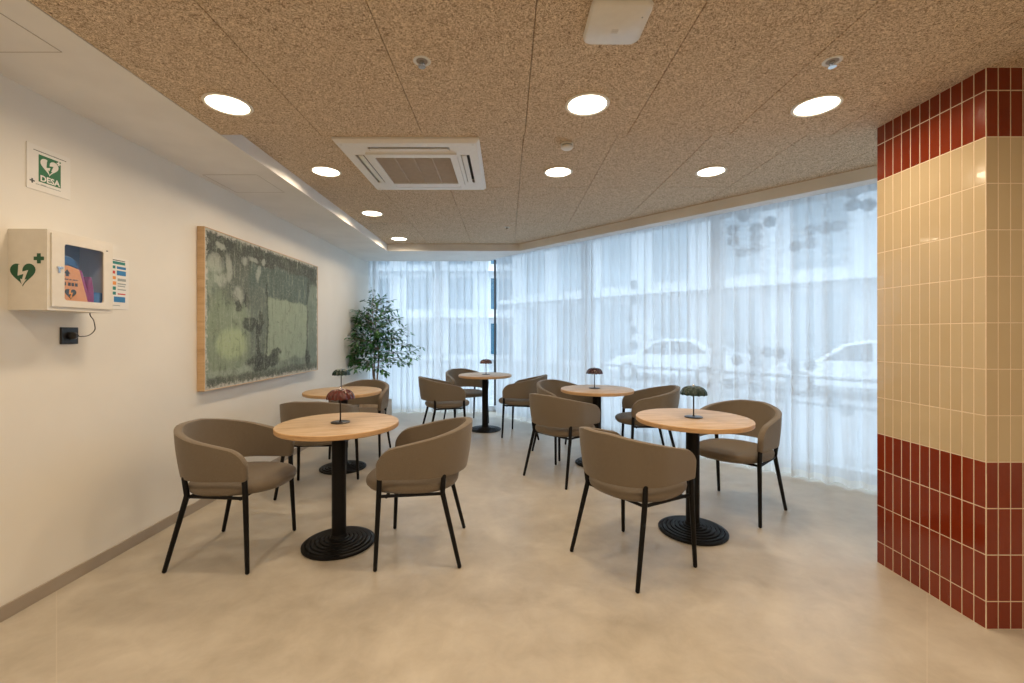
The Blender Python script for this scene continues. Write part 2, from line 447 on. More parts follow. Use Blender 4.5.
# frosted round decals on the slanted glass, located by sight line -> window plane
a2 = Vector(corner)
def on_glass(px, py):
    k = (px-507)/F
    # (X,Y)=a2+s*dd, X=kY
    s_ = (k*a2.y-a2.x)/(dd.x-k*dd.y); Y = a2.y+s_*dd.y
    return s_, H-(py-334)*Y/F
dots = [(733,230),(733,241),(756,228),(756,238),(756,248),(743,252),(744,217),(770,222),(796,246),(810,231),(811,243),(825,228),(839,226),(868,205),(853,205),(853,192),
        (756,352),(768,352),(756,363),(756,375),(779,353),(794,366),(810,365),(737,360),(834,402),(846,410),(634,285),(634,300),(634,330),(634,345),(629,318),(756,388)]
for px, py in dots:
    s_, z_ = on_glass(px, py)
    mb = MB(); mb.lathe([(.058,-.0006),(.058,.0006)], 24)
    o = mb.build('frosted_dot', M['dot'], w2); o.location = (s_, -.0052, z_); o.rotation_euler = (pi/2,0,0)

# curtains
def curtain(name, p0, p1, label, seed, hang=2.60):
    rnd = random.Random(seed)
    p0 = Vector(p0); p1 = Vector(p1); d = p1-p0; L = d.length; d.normalize(); ang = math.atan2(d.y, d.x)
    root = empty(name, (p0.x,p0.y,0), (0,0,ang)); tag(root, label, 'curtain')
    # fold positions
    ks = [0.0]
    while ks[-1] < L: ks.append(ks[-1]+rnd.uniform(.085,.15))
    amp = [rnd.uniform(.020,.045) for _ in ks]; depth = [rnd.uniform(.3,1) for _ in ks]
    N = int(L/.0085)
    def off(s_, v):   # v: 0 top .. 1 bottom
        i = 0
        while i < len(ks)-2 and ks[i+1] < s_: i += 1
        u = (s_-ks[i])/(ks[i+1]-ks[i]); a = amp[i]*(.55+.45*v)
        y = a*sin(2*pi*u)+a*.35*sin(4*pi*u+depth[i]*3)
        return y+.012*v*sin(s_*5.1+seed)+.006*sin(s_*23+v*3)
    def sheet(zs, nm, mat, parent, dx=0.0):
        mb = MB(); vs = []; fs = []
        for j, z in enumerate(zs):
            v = 1-z/hang
            for i in range(N+1):
                s_ = L*i/N
                zz = z
                if z < .05: zz = z+.008+.008*sin(s_*31+seed)
                ss = s_+.01*v*sin(s_*40)
                vs.append((ss, off(s_, v)+dx, zz))
        for j in range(len(zs)-1):
            for i in range(N):
                fs.append((j*(N+1)+i, j*(N+1)+i+1, (j+1)*(N+1)+i+1, (j+1)*(N+1)+i))
        mb.add(vs, fs)
        o = mb.build(nm, mat, parent, smooth=True, recalc=False); return o
    sheet([.075,.3,.7,1.2,1.7,2.2,2.5,hang], 'sheer_fabric', M['sheer'], root)
    sheet([.010,.035,.075], 'hem', M['hem'], root)
    tr = MB().box((0,-.012,hang),(L,.012,hang+.035)).build('curtain_track', M['white'], root)
    return root
curtain('sheer_curtain', (XL+.02, 7.12), (-.30, 7.12), 'pale sheer curtain on the narrow back window, behind the potted ficus', 3)
curtain('sheer_curtain', dg(.0), dg(5.4), 'long sheer white curtain along the slanted window, reaching the tiled column', 11)

# ------------------------------------------------------------------ chairs
def make_chair():
    root = empty('barrel_chair')
    # backrest shell
    T = .020
    R0 = .254
    st = []   # stations (x, y, nx, ny, s) along the U, arm front to arm front
    xe = .222
    n1, n2 = 14, 30
    half = []
    for i in range(n2//2+1):
        a = pi-(pi/2)*i/(n2//2); half.append((.965*R0*cos(a), R0*sin(a), cos(a), sin(a)))
    for i in range(1, n1+1):
        u = i/n1; x = xe*u; half.append((x, R0-.004*u*u, .02, 1))
    # arc length
    ss = [0]
    for i in range(1, len(half)): ss.append(ss[-1]+math.dist(half[i][:2], half[i-1][:2]))
    Lh = ss[-1]
    zb0 = .497
    def prof(s_):
        u = s_/Lh
        k = min(1, max(0, (u-.12)/.88)); k = k*k*(3-2*k)*.22+k*.78
        zt_ = .776-(.776-.658)*k
        r = .100; d = Lh-s_
        if d < r: zt_ -= r-sqrt(max(0, r*r-(r-d)**2))
        rb = .022; zb = zb0
        if d < rb: zb += rb-sqrt(max(0, rb*rb-(rb-d)**2))
        th = T
        if d < .016: th = T*max(.25, sqrt(max(0, 1-((.016-d)/.016)**2)))
        return zt_, zb, th
    # refine stations near the end
    fine = list(zip(half, ss)); extra = []
    for d in (.098,.085,.07,.055,.04,.028,.018,.011,.006,.003,.0):
        x = xe-d; u = x/xe; extra.append(((x, R0-.004*u*u, .02, 1), Lh-d))
    fine = [q for q in fine if Lh-q[1] > .105]+extra
    fine_l = [((x, -y, nx, -ny), s_) for ((x, y, nx, ny), s_) in fine[::-1]][:-1]
    stations = fine_l+fine
    vs = []; fs = []; K = 20
    for (x, y, nx, ny), s_ in stations:
        zt_, zb, th = prof(s_); l = sqrt(nx*nx+ny*ny); nx /= l; ny /= l
        back = max(0, -nx)
        for k in range(K):
            # rounded rectangle section: w thickness, z height
            half_h = (zt_-zb)/2; zc = (zt_+zb)/2; r = min(th, half_h)
            if k < K//2: a = -pi/2+pi*(k/(K//2-1)); side = 1
            else: a = pi/2+pi*((k-K//2)/(K//2-1)); side = -1
            # stretch: put corners at the ends, straight flank in between
            cz = sin(a); cw = cos(a)
            zz = zc+(half_h-r)*(1 if cz > 0 else -1)*min(1, abs(cz)*1.6) + r*cz*.999
            zz = min(max(zz, zb), zt_)
            w = th*min(1, abs(cw)*1.9)*(1 if cw >= 0 else -1)
            t_ = (zz-zb0)/.28
            fl = (.030*back+.006)*t_ + .006*sin(pi*min(1, max(0, t_)))
            o_ = w+fl
            vs.append((x+nx*o_, y+ny*o_, zz))
    n = len(stations)
    for i in range(n-1):
        for k in range(K):
            k2 = (k+1) % K; fs.append((i*K+k, i*K+k2, (i+1)*K+k2, (i+1)*K+k))
    fs.append(tuple(range(K))); fs.append(tuple((n-1)*K+k for k in range(K))[::-1])
    mb = MB(); mb.add(vs, fs); br = mb.build('backrest', M['fabric'], root, smooth=True)
    # seat pad
    def outline(sc, m=56):
        pts = []
        for k in range(m):
            a = 2*pi*k/m; cx, cy = cos(a), sin(a)
            e = 2/2.35
            x = abs(cx)**e*(1 if cx >= 0 else -1); y = abs(cy)**e*(1 if cy >= 0 else -1)
            ax = .297 if x > 0 else .250
            pts.append((.035+ax*x*sc, (.252)*y*sc))
        return pts
    lay = [(.0,.400),(.55,.402),(.86,.406),(.955,.414),(.99,.426),(1,.440),(.99,.452),(.955,.462),(.88,.469),(.70,.473),(.40,.471),(.0,.468)]
    mb = MB(); m = 56; vs = []; fs = []
    for i, (sc, z) in enumerate(lay):
        if sc == 0: vs.append((.035, 0, z)); continue
        vs += [(x, y, z+(.006*max(0, x-.1)/.2 if False else 0)) for x, y in outline(sc, m)]
    nl = len(lay)-2
    for k in range(m): fs.append((0, 1+(k+1) % m, 1+k))
    for i in range(nl-1):
        for k in range(m):
            k2 = (k+1) % m; fs.append((1+i*m+k, 1+i*m+k2, 1+(i+1)*m+k2, 1+(i+1)*m+k))
    last = len(vs)-1
    for k in range(m): fs.append((last, 1+(nl-1)*m+k, 1+(nl-1)*m+(k+1) % m))
    mb.add(vs, fs); mb.build('seat', M['fabric'], root, smooth=True)
    # seat frame
    mb = MB()
    for sy in (-1, 1): mb.tube([(-.14,.212*sy,.402),(.205,.246*sy,.404)], .0095, 8)
    mb.tube([(.17,-.24,.396),(.17,.24,.396)], .009, 8); mb.tube([(-.13,-.212,.396),(-.13,.212,.396)], .009, 8)
    mb.build('seat_frame', M['black'], root, smooth=True)
    for sy in (-1, 1):
        MB().tube([(.225,.261*sy,0),(.208,.2495*sy,.40),(.203,.252*sy,.520)], [.0115,.0145,.0145], 12).build('leg', M['black'], root, smooth=True)
        MB().tube([(-.237,.248*sy,0),(-.143,.2145*sy,.385),(-.138,.2125*sy,.41),(-.146,.224*sy,.515)], [.0115,.0145,.0145,.0135], 12).build('leg', M['black'], root, smooth=True)
    return root
chair0 = make_chair()
CH = [
 (-1.63, 2.615, 0,   'taupe barrel chair against the left wall, at the table with the dark red lamp'),
 (-.511, 2.654, 182.8,'taupe barrel chair right of the dark red lamp table, nearest the middle aisle'),
 (.718, 2.52, 33,    'nearest taupe barrel chair of the right half, its rounded back to the camera'),
 (1.717, 3.26, 217.5,'taupe barrel chair facing us, right of the nearest green lamp table by the curtain'),
 (-1.58, 3.65, 93,   'taupe barrel chair seen from behind over the dark red lamp table'),
 (-1.58, 4.735, 270, 'taupe barrel chair facing the camera in front of the potted ficus'),
 (-.80, 5.42, 21,    'taupe barrel chair at the farthest table, front left of its post'),
 (-.61, 6.39, -60,   'farthest taupe barrel chair, behind the farthest table next to the back curtain'),
 (.223, 5.63, 165,   'taupe barrel chair right of the farthest table, turned away to the left'),
 (.497, 3.973, 43,   'taupe barrel chair seen from behind, front left of the middle wine lamp table'),
 (.62, 4.78, -55,    'taupe barrel chair mostly hidden behind the middle wine lamp table, far left of it'),
 (1.44, 4.42, 175,   'taupe barrel chair right of the middle wine lamp table, showing its near armrest'),
]
for i, (x, y, a, lab) in enumerate(CH):
    o = chair0 if i == 0 else copy_tree(chair0)
    o.location = (x, y, 0); o.rotation_euler = (0, 0, R(a))
    tag(o, lab, 'chair', 'barrel chairs around the round tables')

# ------------------------------------------------------------------ tables
def make_table():
    root = empty('round_table')
    r = .36
    mb = MB(); mb.mi = 1
    mb.lathe([(r-.004,.720),(r,.724),(r,.746),(r-.003,.749)], 72, cap=False)
    mb.mi = 0; n = 72
    mb.add([((r-.003)*cos(2*pi*k/n), (r-.003)*sin(2*pi*k/n), .749) for k in range(n)]+[((r-.006)*cos(2*pi*k/n), (r-.006)*sin(2*pi*k/n), .75) for k in range(n)],
           [(k, (k+1) % n, n+(k+1) % n, n+k) for k in range(n)]+[tuple(n+k for k in range(n))])
    mb.mi = 1; mb.add([((r-.004)*cos(2*pi*k/n), (r-.004)*sin(2*pi*k/n), .720) for k in range(n)], [tuple(range(n))[::-1]])
    mb.build('tabletop', [M['oak'], M['oakedge']], root, smooth=True)
    MB().lathe([(.0425,.03),(.0425,.705)], 32).build('pole', M['black'], root, smooth=True)
    MB().box((-.13,-.13,.704),(.13,.13,.7195)).build('mounting_plate', M['black'], root, bevel=.004)
    pr = [(.205,0),(.215,.004),(.216,.012),(.211,.016)]
    rr = .211; z = .016
    for k in range(6):
        pr += [(rr-.016, z+.0015), (rr-.0185, z-.004), (rr-.0205, z-.004), (rr-.0235, z+.007), (rr-.026, z+.0075)]
        rr -= .026; z += .0075-.0028
    pr += [(.05, z+.004), (.044, z+.02)]
    MB().lathe(pr, 72).build('base', M['black'], root, smooth=True)
    return root
table0 = make_table()
TB = [
 (-1.043, 2.70, 20, 'round oak table by the left wall, closest to the camera, holding the dark red lamp'),
 (1.226, 2.872, 5, 'round oak table holding the green lamp in the right half of the room'),
 (-1.59, 4.22, 60, 'round oak table by the painting, partly hidden by the dark red lamp'),
 (.903, 4.372, 8, 'middle round oak table with a wine coloured lamp, near the slanted curtain'),
 (-.297, 5.91, 30, 'farthest round oak table, in front of the gap between the curtains'),
]
for i, (x, y, a, lab) in enumerate(TB):
    o = table0 if i == 0 else copy_tree(table0)
    o.location = (x, y, 0); o.rotation_euler = (0,0,R(a)); tag(o, lab, 'table', 'round cafe tables')

# ------------------------------------------------------------------ mushroom table lamps
def make_lamp(mat):
    root = empty('table_lamp')
    MB().lathe([(.054,0),(.057,.002),(.057,.005),(.052,.007),(.010,.008),(.007,.012)], 40).build('base', M['lampmetal'], root, smooth=True)
    MB().lathe([(.0045,.007),(.0045,.196)], 14).build('stem', M['lampmetal'], root, smooth=True)
    n = 96; lob = 14; vs = []; fs = []
    prof = [(1,.150),(.985,.158),(.93,.172),(.82,.186),(.66,.197),(.45,.204),(.22,.206),(.10,.2065)]
    inner = [(.09,.200),(.40,.197),(.62,.189),(.78,.178),(.89,.164),(.95,.152)]
    for (u, z) in prof+inner:
        for k in range(n):
            a = 2*pi*k/n; sc = abs(cos(a*lob/2)); w = .085*u*(1-.085*(1-sc**.6)*min(1, u*1.3))
            vs.append((w*cos(a), w*sin(a), z+(-.004+.006*sc)*min(1, 1.4*u)))
    L_ = len(prof+inner)
    for i in range(L_):
        i2 = (i+1) % L_
        for k in range(n):
            k2 = (k+1) % n; fs.append((i*n+k, i*n+k2, i2*n+k2, i2*n+k))
    mb = MB(); mb.add(vs, fs); mb.build('lamp_shade', mat, root, smooth=True)
    MB().lathe([(.010,.203),(.0105,.210),(.007,.215),(.003,.216)], 16).build('finial', M['chrome'], root, smooth=True)
    return root
LP = [
 (-1.034, 2.70, 'sh_red', 'small mushroom lamp with dark red ribbed shade on the nearest left table'),
 (1.232, 2.872, 'sh_green', 'small mushroom lamp with dark green shade on the right hand table'),
 (-1.62, 4.25, 'sh_green', 'small mushroom lamp with dark green shade on the table beside the painting'),
 (.885, 4.40, 'sh_wine', 'small mushroom lamp with wine coloured shade on the middle table'),
 (-.285, 5.91, 'sh_brown', 'small mushroom lamp with brownish shade on the farthest table'),
]
for x, y, m, lab in LP:
    o = make_lamp(M[m]); o.location = (x, y, .7503); tag(o, lab, 'lamp', 'mushroom lamps on the tables')

# ------------------------------------------------------------------ downlights
def make_down():
    root = empty('recessed_downlight')
    MB().lathe([(.098,.0),(.110,0),(.113,-.004),(.110,-.008),(.100,-.009),(.096,-.006)], 48, cap=False).build('trim_ring', M['trimring'], root, smooth=True)
    MB().lathe([(.098,-.001),(.098,-.004)], 48).build('diffuser', M['ledglow'], root)
    l = bpy.data.lights.new('downlight_light', 'AREA'); l.shape = 'DISK'; l.size = .19; l.energy = LAMP_W; l.color = LAMP_C
    l.spread = R(165)
    lo = bpy.data.objects.new('downlight_light', l); COL.objects.link(lo); lo.parent = root; lo.location = (0,0,-.010)
    return root
down0 = make_down()
DL = [(-1.425, 2.222, Z1, 'leftmost recessed ceiling light of the front row, by the left soffit'),
 (.41, 2.222, Z1, 'recessed ceiling light in the middle of the front row, below the white access point'),
 (1.59, 2.235, Z1, 'recessed ceiling light near the tiled column, rightmost of the front row'),
 (-1.41, 3.39, Z2, 'recessed ceiling light left of the air conditioner'),
 (.40, 3.40, Z2, 'recessed ceiling light below the smoke detector, in the raised ceiling'),
 (1.59, 3.39, Z2, 'rightmost recessed ceiling light of the raised ceiling, above the curtain chair'),
 (-1.417, 4.566, Z2, 'recessed ceiling light along the left edge, between painting and air conditioner'),
 (-1.436, 5.785, Z2, 'farthest and smallest recessed ceiling light, in the back left corner'),
 (-1.425, 1.04, Z1, None), (.41, 1.04, Z1, None), (1.59, 1.04, Z1, None),  # from here on unseen ceiling lights, added to light the room
 (-1.425, -.4, Z1, None), (.41, -.4, Z1, None), (1.9, -.4, Z1, None), (3.2, -.4, Z1, None),
 (-.5, -1.8, Z1, None), (1.4, -1.8, Z1, None), (3.0, -1.8, Z1, None)]
for i, (x, y, z, lab) in enumerate(DL):
    o = down0 if i == 0 else copy_tree(down0)
    o.location = (x, y, z)
    if not lab: lab2 = 'added recessed ceiling light outside the view, %s row, %s' % ({1.04:'overhead', -.4:'second'}.get(y, 'rear'), 'by the left wall' if x < -.6 else ('left of centre' if x < .3 else ('centre' if x < 1 else ('right of centre' if x < 2.5 else 'by the right wall'))))
    tag(o, lab or lab2, 'ceiling light', 'recessed ceiling lights' if lab else 'added recessed ceiling lights out of view')

# ------------------------------------------------------------------ air conditioner cassette
ac = empty('air_conditioner', (-.655, 3.275, Z2)); tag(ac, 'square white ceiling air conditioner with beige grille and narrow louvres', 'air conditioner')
mb = MB(); h = .475; z0, z1 = -.034, 0
a_, b_ = .30, .30
# panel ring with sloped rim
def ring(mb, ro, ri, zo, zi, zo2=None):
    o = [(-ro,-ro),(ro,-ro),(ro,ro),(-ro,ro)]; i_ = [(-ri,-ri),(ri,-ri),(ri,ri),(-ri,ri)]
    vs = [(x,y,zo) for x,y in o]+[(x,y,zi) for x,y in i_]
    mb.add(vs, [(k,(k+1)%4,4+(k+1)%4,4+k) for k in range(4)])
ring(mb, h, h, 0, -.014); ring(mb, h, h-.02, -.014, -.034)
zf = -.034
# flat face split around louvre slots
s0, s1, sl = .335, .395, .27       # slot from r=s0..s1, half length sl
ring(mb, h-.02, s1, zf, zf); ring(mb, s0, .31, zf, zf)
for k in range(4):
    A = Matrix.Rotation(k*pi/2, 4, 'Z')
    def q(x0,y0,x1,y1,z_=zf): mb.add([A@Vector(p) for p in ((x0,y0,z_),(x1,y0,z_),(x1,y1,z_),(x0,y1,z_))], [(0,1,2,3)])
    q(sl,s0,s1 if k%1==0 else s0,s1); q(-s0 if False else -sl-(.0),s0,-s0,s1)
    mb.add([A@Vector(p) for p in ((-sl,s0,zf),(sl,s0,zf),(sl,s0,0),(-sl,s0,0))], [(0,1,2,3)])
    mb.add([A@Vector(p) for p in ((-sl,s1,zf),(sl,s1,zf),(sl,s1,0),(-sl,s1,0))], [(0,1,2,3)])
ring(mb, .31, .31, zf, -.05); ring(mb, .31, .262, -.05, -.05); ring(mb, .262, .262, -.05, -.03)
mb.build('panel', M['acwhite'], ac, recalc=False)
for k in range(4):
    mb = MB(); mb.box((-sl+.004,s0+.006,zf-.004),(sl-.004,s1-.020,zf+.004))
    o = mb.build('louvre', M['acwhite'], ac, bevel=.003); o.rotation_euler = (0,0,k*pi/2)
    o2 = MB().box((-sl,s0,-.006),(sl,s1,-.002)).build('air_slot', M['dark'], ac); o2.rotation_euler = (0,0,k*pi/2)
M['grille'] = simple('grille_beige', (.50,.43,.36), .6)
mb = MB(); mb.box((-.262,-.262,-.030),(.262,.262,-.026))
for k in range(26):
    x = -.25+.02*k; mb.box((-.262,x-.0035,-.044),(.262,x+.0035,-.030))
for x in (-.13, 0, .13): mb.box((x-.004,-.262,-.046),(x+.004,.262,-.030))
mb.build('intake_grille', M['grille'], ac)
for sx_, sy_ in ((-.43,-.43),(.43,-.43),(-.43,.43),(.43,.43)):
    o = MB().lathe([(.008,-.036),(.008,-.033)], 16).build('screw_cap', M['plastic'], ac, loc=(sx_, sy_, 0))

# access point
ap = empty('wireless_access_point', (.405, 1.61, Z1)); tag(ap, 'white rounded square wireless access point on the ceiling near the top edge', 'access point')
def rsq(hh, r, n=8):
    pts = []
    for cx, cy, a0 in ((hh-r,hh-r,0),(-hh+r,hh-r,pi/2),(-hh+r,-hh+r,pi),(hh-r,-hh+r,1.5*pi)):
        for k in range(n+1):
            a = a0+pi/2*k/n; pts.append((cx+r*cos(a), cy+r*sin(a)))
    return pts
mb = MB(); lay = [(.100,0,.03),(.106,-.006,.032),(.110,-.018,.034),(.108,-.030,.034),(.102,-.036,.032)]
vs = []; fs = []; n = 36
for hh, z, r in lay: vs += [(x, y, z) for x, y in rsq(hh, r)]
for i in range(len(lay)-1):
    for k in range(n): fs.append((i*n+k, i*n+(k+1)%n, (i+1)*n+(k+1)%n, (i+1)*n+k))
fs.append(tuple(range(n))[::-1]); fs.append(tuple((len(lay)-1)*n+k for k in range(n)))
mb.add(vs, fs); mb.build('housing', M['plastic'], ap, smooth=True)
MB().lathe([(.003,-.0372),(.003,-.0355)], 12).build('indicator', M['inkgrey'], ap, loc=(.082,-.045,0))
mb = MB()
for q in range(3): mb.box((-.012,-.012+.008*q,-.0366),(.012,-.009+.008*q,-.0355))
mb.build('embossed_mark', M['inkgrey'] if False else simple('emboss_grey', (.60,.59,.57), .4), ap, loc=(0,.03,0))

# sprinklers
def sprinkler(x, y, lab):
    s = empty('sprinkler', (x, y, Z1)); tag(s, lab, 'sprinkler', 'ceiling sprinklers'); s.scale = (1,1,.6)
    MB().lathe([(.024,0),(.038,0),(.038,-.003),(.032,-.006),(.025,-.003)], 32, cap=False).build('escutcheon', M['plastic'], s, smooth=True)
    MB().lathe([(.024,-.0005),(.024,-.0015)], 24).build('recess', M['skirt'], s)
    MB().lathe([(.010,-.002),(.010,-.02),(.006,-.024)], 16).build('nozzle', M['chrome'], s, smooth=True)
    mb = MB()
    for sx_ in (-1,1): mb.tube([(.010*sx_,0,-.018),(.014*sx_,0,-.03),(.003*sx_,0,-.042)], .002, 6)
    mb.tube([(0,0,-.02),(0,0,-.042)], .0025, 6)
    mb.build('frame_arms', M['redprint'] if False else M['chrome'], s)
    mb = MB(); mb.lathe([(.016,-.042),(.016,-.044)], 20); mb.build('deflector', M['chrome'], s)
sprinkler(-.366, 1.872, 'small pendent sprinkler left of centre, above the air conditioner')
sprinkler(1.40, 1.872, 'small pendent sprinkler on the right, just in front of the light by the column')
sd = empty('smoke_detector', (.40, 2.90, Z2)); tag(sd, 'round white smoke detector with grey band at the ceiling step', 'smoke detector')
MB().lathe([(.040,0),(.042,-.004),(.042,-.012)], 32).build('base', M['plastic'], sd, smooth=True)
MB().lathe([(.036,-.012),(.036,-.022)], 32).build('sensor_gap', M['inkgrey'], sd, smooth=True)
MB().lathe([(.040,-.022),(.040,-.030),(.030,-.038),(.012,-.040)], 32).build('cover', M['plastic'], sd, smooth=True)
ms = empty('motion_sensor', (0.0, 5.16, Z2)); tag(ms, 'tiny white round ceiling sensor in the raised ceiling near its far edge', 'sensor')
MB().lathe([(.030,0),(.030,-.005),(.018,-.010)], 24).build('ring', M['plastic'], ms, smooth=True)
MB().lathe([(.012,-.010),(.010,-.018),(.003,-.022)], 16).build('lens', M['blackplastic'], ms, smooth=True)

# ------------------------------------------------------------------ left wall: painting
pa = empty('abstract_painting', (XL, 3.213, .875), (pi/2,0,pi/2)); tag(pa, 'large abstract painting in greens and greys with a light wood frame on left wall', 'painting')
PW, PH, PT = 1.927, 1.222, .056
mb = MB()
fw = .006
mb.box((0,0,0),(fw,PH,PT)); mb.box((PW-fw,0,0),(PW,PH,PT)); mb.box((fw,0,0),(PW-fw,fw,PT)); mb.box((fw,PH-fw,0),(PW-fw,PH,PT))
mb.build('frame', M['oakframe'], pa, bevel=.0015)
t = NT('painted_canvas'); co = t.coord()
w1_ = t.n('ShaderNodeTexNoise'); w1_.inputs['Scale'].default_value = 3.2; w1_.inputs['Detail'].default_value = 7; w1_.inputs['Roughness'].default_value = .62; t.l(co, w1_.inputs['Vector'])
w2_ = t.n('ShaderNodeTexNoise'); w2_.inputs['Scale'].default_value = 28; w2_.inputs['Detail'].default_value = 4; w2_.inputs['Roughness'].default_value = .7; t.l(co, w2_.inputs['Vector'])
sp = t.n('ShaderNodeSeparateXYZ'); t.l(co, sp.inputs[0])
s1_ = t.n('ShaderNodeSeparateColor'); t.l(w1_.outputs['Color'], s1_.inputs[0])
s2_ = t.n('ShaderNodeSeparateColor'); t.l(w2_.outputs['Color'], s2_.inputs[0])
U = t.math('DIVIDE', sp.outputs[0], PW); V = t.math('DIVIDE', sp.outputs[1], PH)
def warp(v, a, b, k1, k2): return t.math('ADD', v, t.math('ADD', t.math('MULTIPLY', t.math('SUBTRACT', a, .5), k1), t.math('MULTIPLY', t.math('SUBTRACT', b, .5), k2)))
u = warp(U, s1_.outputs[0], s2_.outputs[0], .10, .035); v = warp(V, s1_.outputs[1], s2_.outputs[1], .13, .05)
def soft(x, e0, e1): 
    m = t.n('ShaderNodeMapRange', interpolation_type='SMOOTHSTEP'); m.inputs['From Min'].default_value = e0; m.inputs['From Max'].default_value = e1
    t.l(x, m.inputs['Value']); return m.outputs['Result']
def rect(u0, u1, v0, v1, s_=.02, uu=None, vv=None):
    uu = uu or u; vv = vv or v
    a = t.math('MULTIPLY', soft(uu, u0-s_, u0+s_), soft(uu, u1+s_, u1-s_)); b = t.math('MULTIPLY', soft(vv, v0-s_, v0+s_), soft(vv, v1+s_, v1-s_))
    return t.math('MULTIPLY', a, b)
def blob(cx, cy, rx, ry, s_=.35):
    a = t.math('POWER', t.math('DIVIDE', t.math('SUBTRACT', u, cx), rx), 2.0); b = t.math('POWER', t.math('DIVIDE', t.math('SUBTRACT', v, cy), ry), 2.0)
    # POWER of a negative base with exponent 2 is fine
    return soft(t.math('ADD', a, b), 1+s_, 1-s_)
fine = t.noise(t.mapping(co, (1,1,1)), 70, 4, .8)
brush = t.noise(t.mapping(co, (1,1,1)), 13, 6, .75, .8); streak = t.noise(t.mapping(co, (9,1.2,1)), 5, 4, .6)
c = t.ramp(t.math('ADD', t.math('MULTIPLY', w1_.outputs['Fac'], .6), t.math('MULTIPLY', streak, .4)), [(.3, (.085,.115,.095)), (.5, (.175,.225,.18)), (.7, (.30,.37,.30))])
def lay_(mask, col, k=1.0):
    global c
    c = t.mix(t.math('MULTIPLY', mask, k), c, col)
lay_(blob(.15,.34,.15,.30), (.22,.285,.20), .85)             # lit green field, left
lay_(blob(.17,.28,.09,.10,.6), (.38,.47,.28), .85)
lay_(rect(-.1,1.1,.80,1.2,.05), (.045,.052,.045), .9)        # dark top band
lay_(rect(.12,.40,.56,.86,.04), (.085,.10,.088), .75)
lay_(rect(.30,.88,.61,.86,.015), (.085,.125,.11), .92)       # dark grey-green slab
lay_(rect(.43,.86,.14,.62,.012), (.28,.35,.26), .93)      # pale sage rectangle
lay_(rect(.30,.42,.12,.70,.02), (.13,.165,.14), .8)
lay_(rect(.425,.44,.20,.74,.006), (.03,.04,.035), .8)
lay_(rect(.855,.872,.12,.86,.006), (.04,.05,.045), .7)
lay_(rect(.88,1.02,.10,.75,.02), (.17,.22,.185), .7)
for q in ((.06,.80,.045,.05),(.10,.90,.03,.02),(.15,.78,.025,.09),(.10,.70,.03,.05),(.27,.86,.02,.03),(.32,.89,.03,.02),(.40,.90,.02,.03),(.36,.80,.015,.06),(.22,.62,.03,.06)):
    lay_(blob(*q, .7), (.42,.46,.40), .62)
for q in ((.215,.55,.018,.05),(.27,.60,.015,.06),(.30,.42,.06,.055),(.38,.42,.02,.10),(.37,.14,.10,.06),(.47,.15,.08,.045),(.52,.20,.05,.03),(.87,.12,.03,.07),(.36,.28,.012,.18)):
    lay_(blob(*q), (.032,.042,.036), .85)
lay_(rect(.02,.32,.075,.125,.012), (.30,.36,.29), .8)
lay_(rect(.0,1.0,.0,.075,.02), (.075,.085,.07), .8)
edge = t.math('MINIMUM', t.math('MINIMUM', U, t.math('SUBTRACT', 1, U)), t.math('MULTIPLY', t.math('MINIMUM', V, t.math('SUBTRACT', 1, V)), .63))
edge = t.math('ADD', edge, t.math('MULTIPLY', t.math('SUBTRACT', s2_.outputs[2], .5), .065))
lay_(soft(edge, .022, .004), (.56,.55,.50), .85)
strk = t.noise(t.mapping(co, (7,1.0,1), (0,0,.12)), 4, 6, .7, .5)
lay_(soft(strk, .52, .70), (.40,.46,.36), .45)
lay_(soft(strk, .46, .34), (.05,.068,.055), .35)
lay_(soft(fine, .50, .68), (.42,.46,.40), .38)
lay_(soft(brush, .54, .70), (.36,.41,.35), .42)
lay_(soft(brush, .46, .32), (.05,.065,.055), .5)
t.base(c); t.set(Roughness=.75); t.bump(t.noise(co, 380, 2), .25, .002)
MB().box((fw,fw,.01),(PW-fw,PH-fw,PT-.004)).build('canvas', t.mat, pa)

# ------------------------------------------------------------------ defibrillator cabinet
def heart(w, cx, cy, n=40):
    pts = []
    for k in range(n):
        a = 2*pi*k/n
        pts.append((cx+16*sin(a)**3*w/32, cy+(13*cos(a)-5*cos(2*a)-2*cos(3*a)-cos(4*a)+2.5)*w/32))
    return pts
def bolt(w, cx, cy):
    p = [(-.22,.50),(.02,.50),(-.02,.12),(.30,.20),(.10,-.32),(.22,-.28),(-.02,-.62),(-.12,-.26),(-.02,-.30),(.06,.0),(-.26,-.10)]
    return [(cx+x*w, cy+y*w) for x, y in p]
def cross(w, cx, cy, k=.3):
    a = w/2; b = a*k
    p = [(-b,-a),(b,-a),(b,-b),(a,-b),(a,b),(b,b),(b,a),(-b,a),(-b,b),(-a,b),(-a,-b),(-b,-b)]
    return [(cx+x, cy+y) for x, y in p]
CW, CHh, CD = .332, .372, .180
cb = empty('defibrillator_cabinet', (XL, 1.996, 1.411), (pi/2,0,pi/2)); tag(cb, 'white metal wall cabinet with a green heart emblem and a small window', 'cabinet')
th = .006
mb = MB(); mb.box((0,0,0),(th,CHh,CD)); mb.box((CW-th,0,0),(CW,CHh,CD)); mb.box((th,0,0),(CW-th,th,CD)); mb.box((th,CHh-th,0),(CW-th,CHh,CD)); mb.box((th,th,0),(CW-th,CHh-th,.006))
mb.box((th,th,CD-.02),(.02,CHh-th,CD)); mb.box((CW-.02,th,CD-.02),(CW-th,CHh-th,CD)); mb.box((.02,th,CD-.02),(CW-.02,.022,CD)); mb.box((.02,CHh-.022,CD-.02),(CW-.02,CHh-th,CD))
mb.mi = 1; mb.box((th+.001,th+.001,.0062),(CW-th-.001,CHh-th-.001,.010))
mb.build('body', [M['cabinet'], M['cabbluelight']], cb)
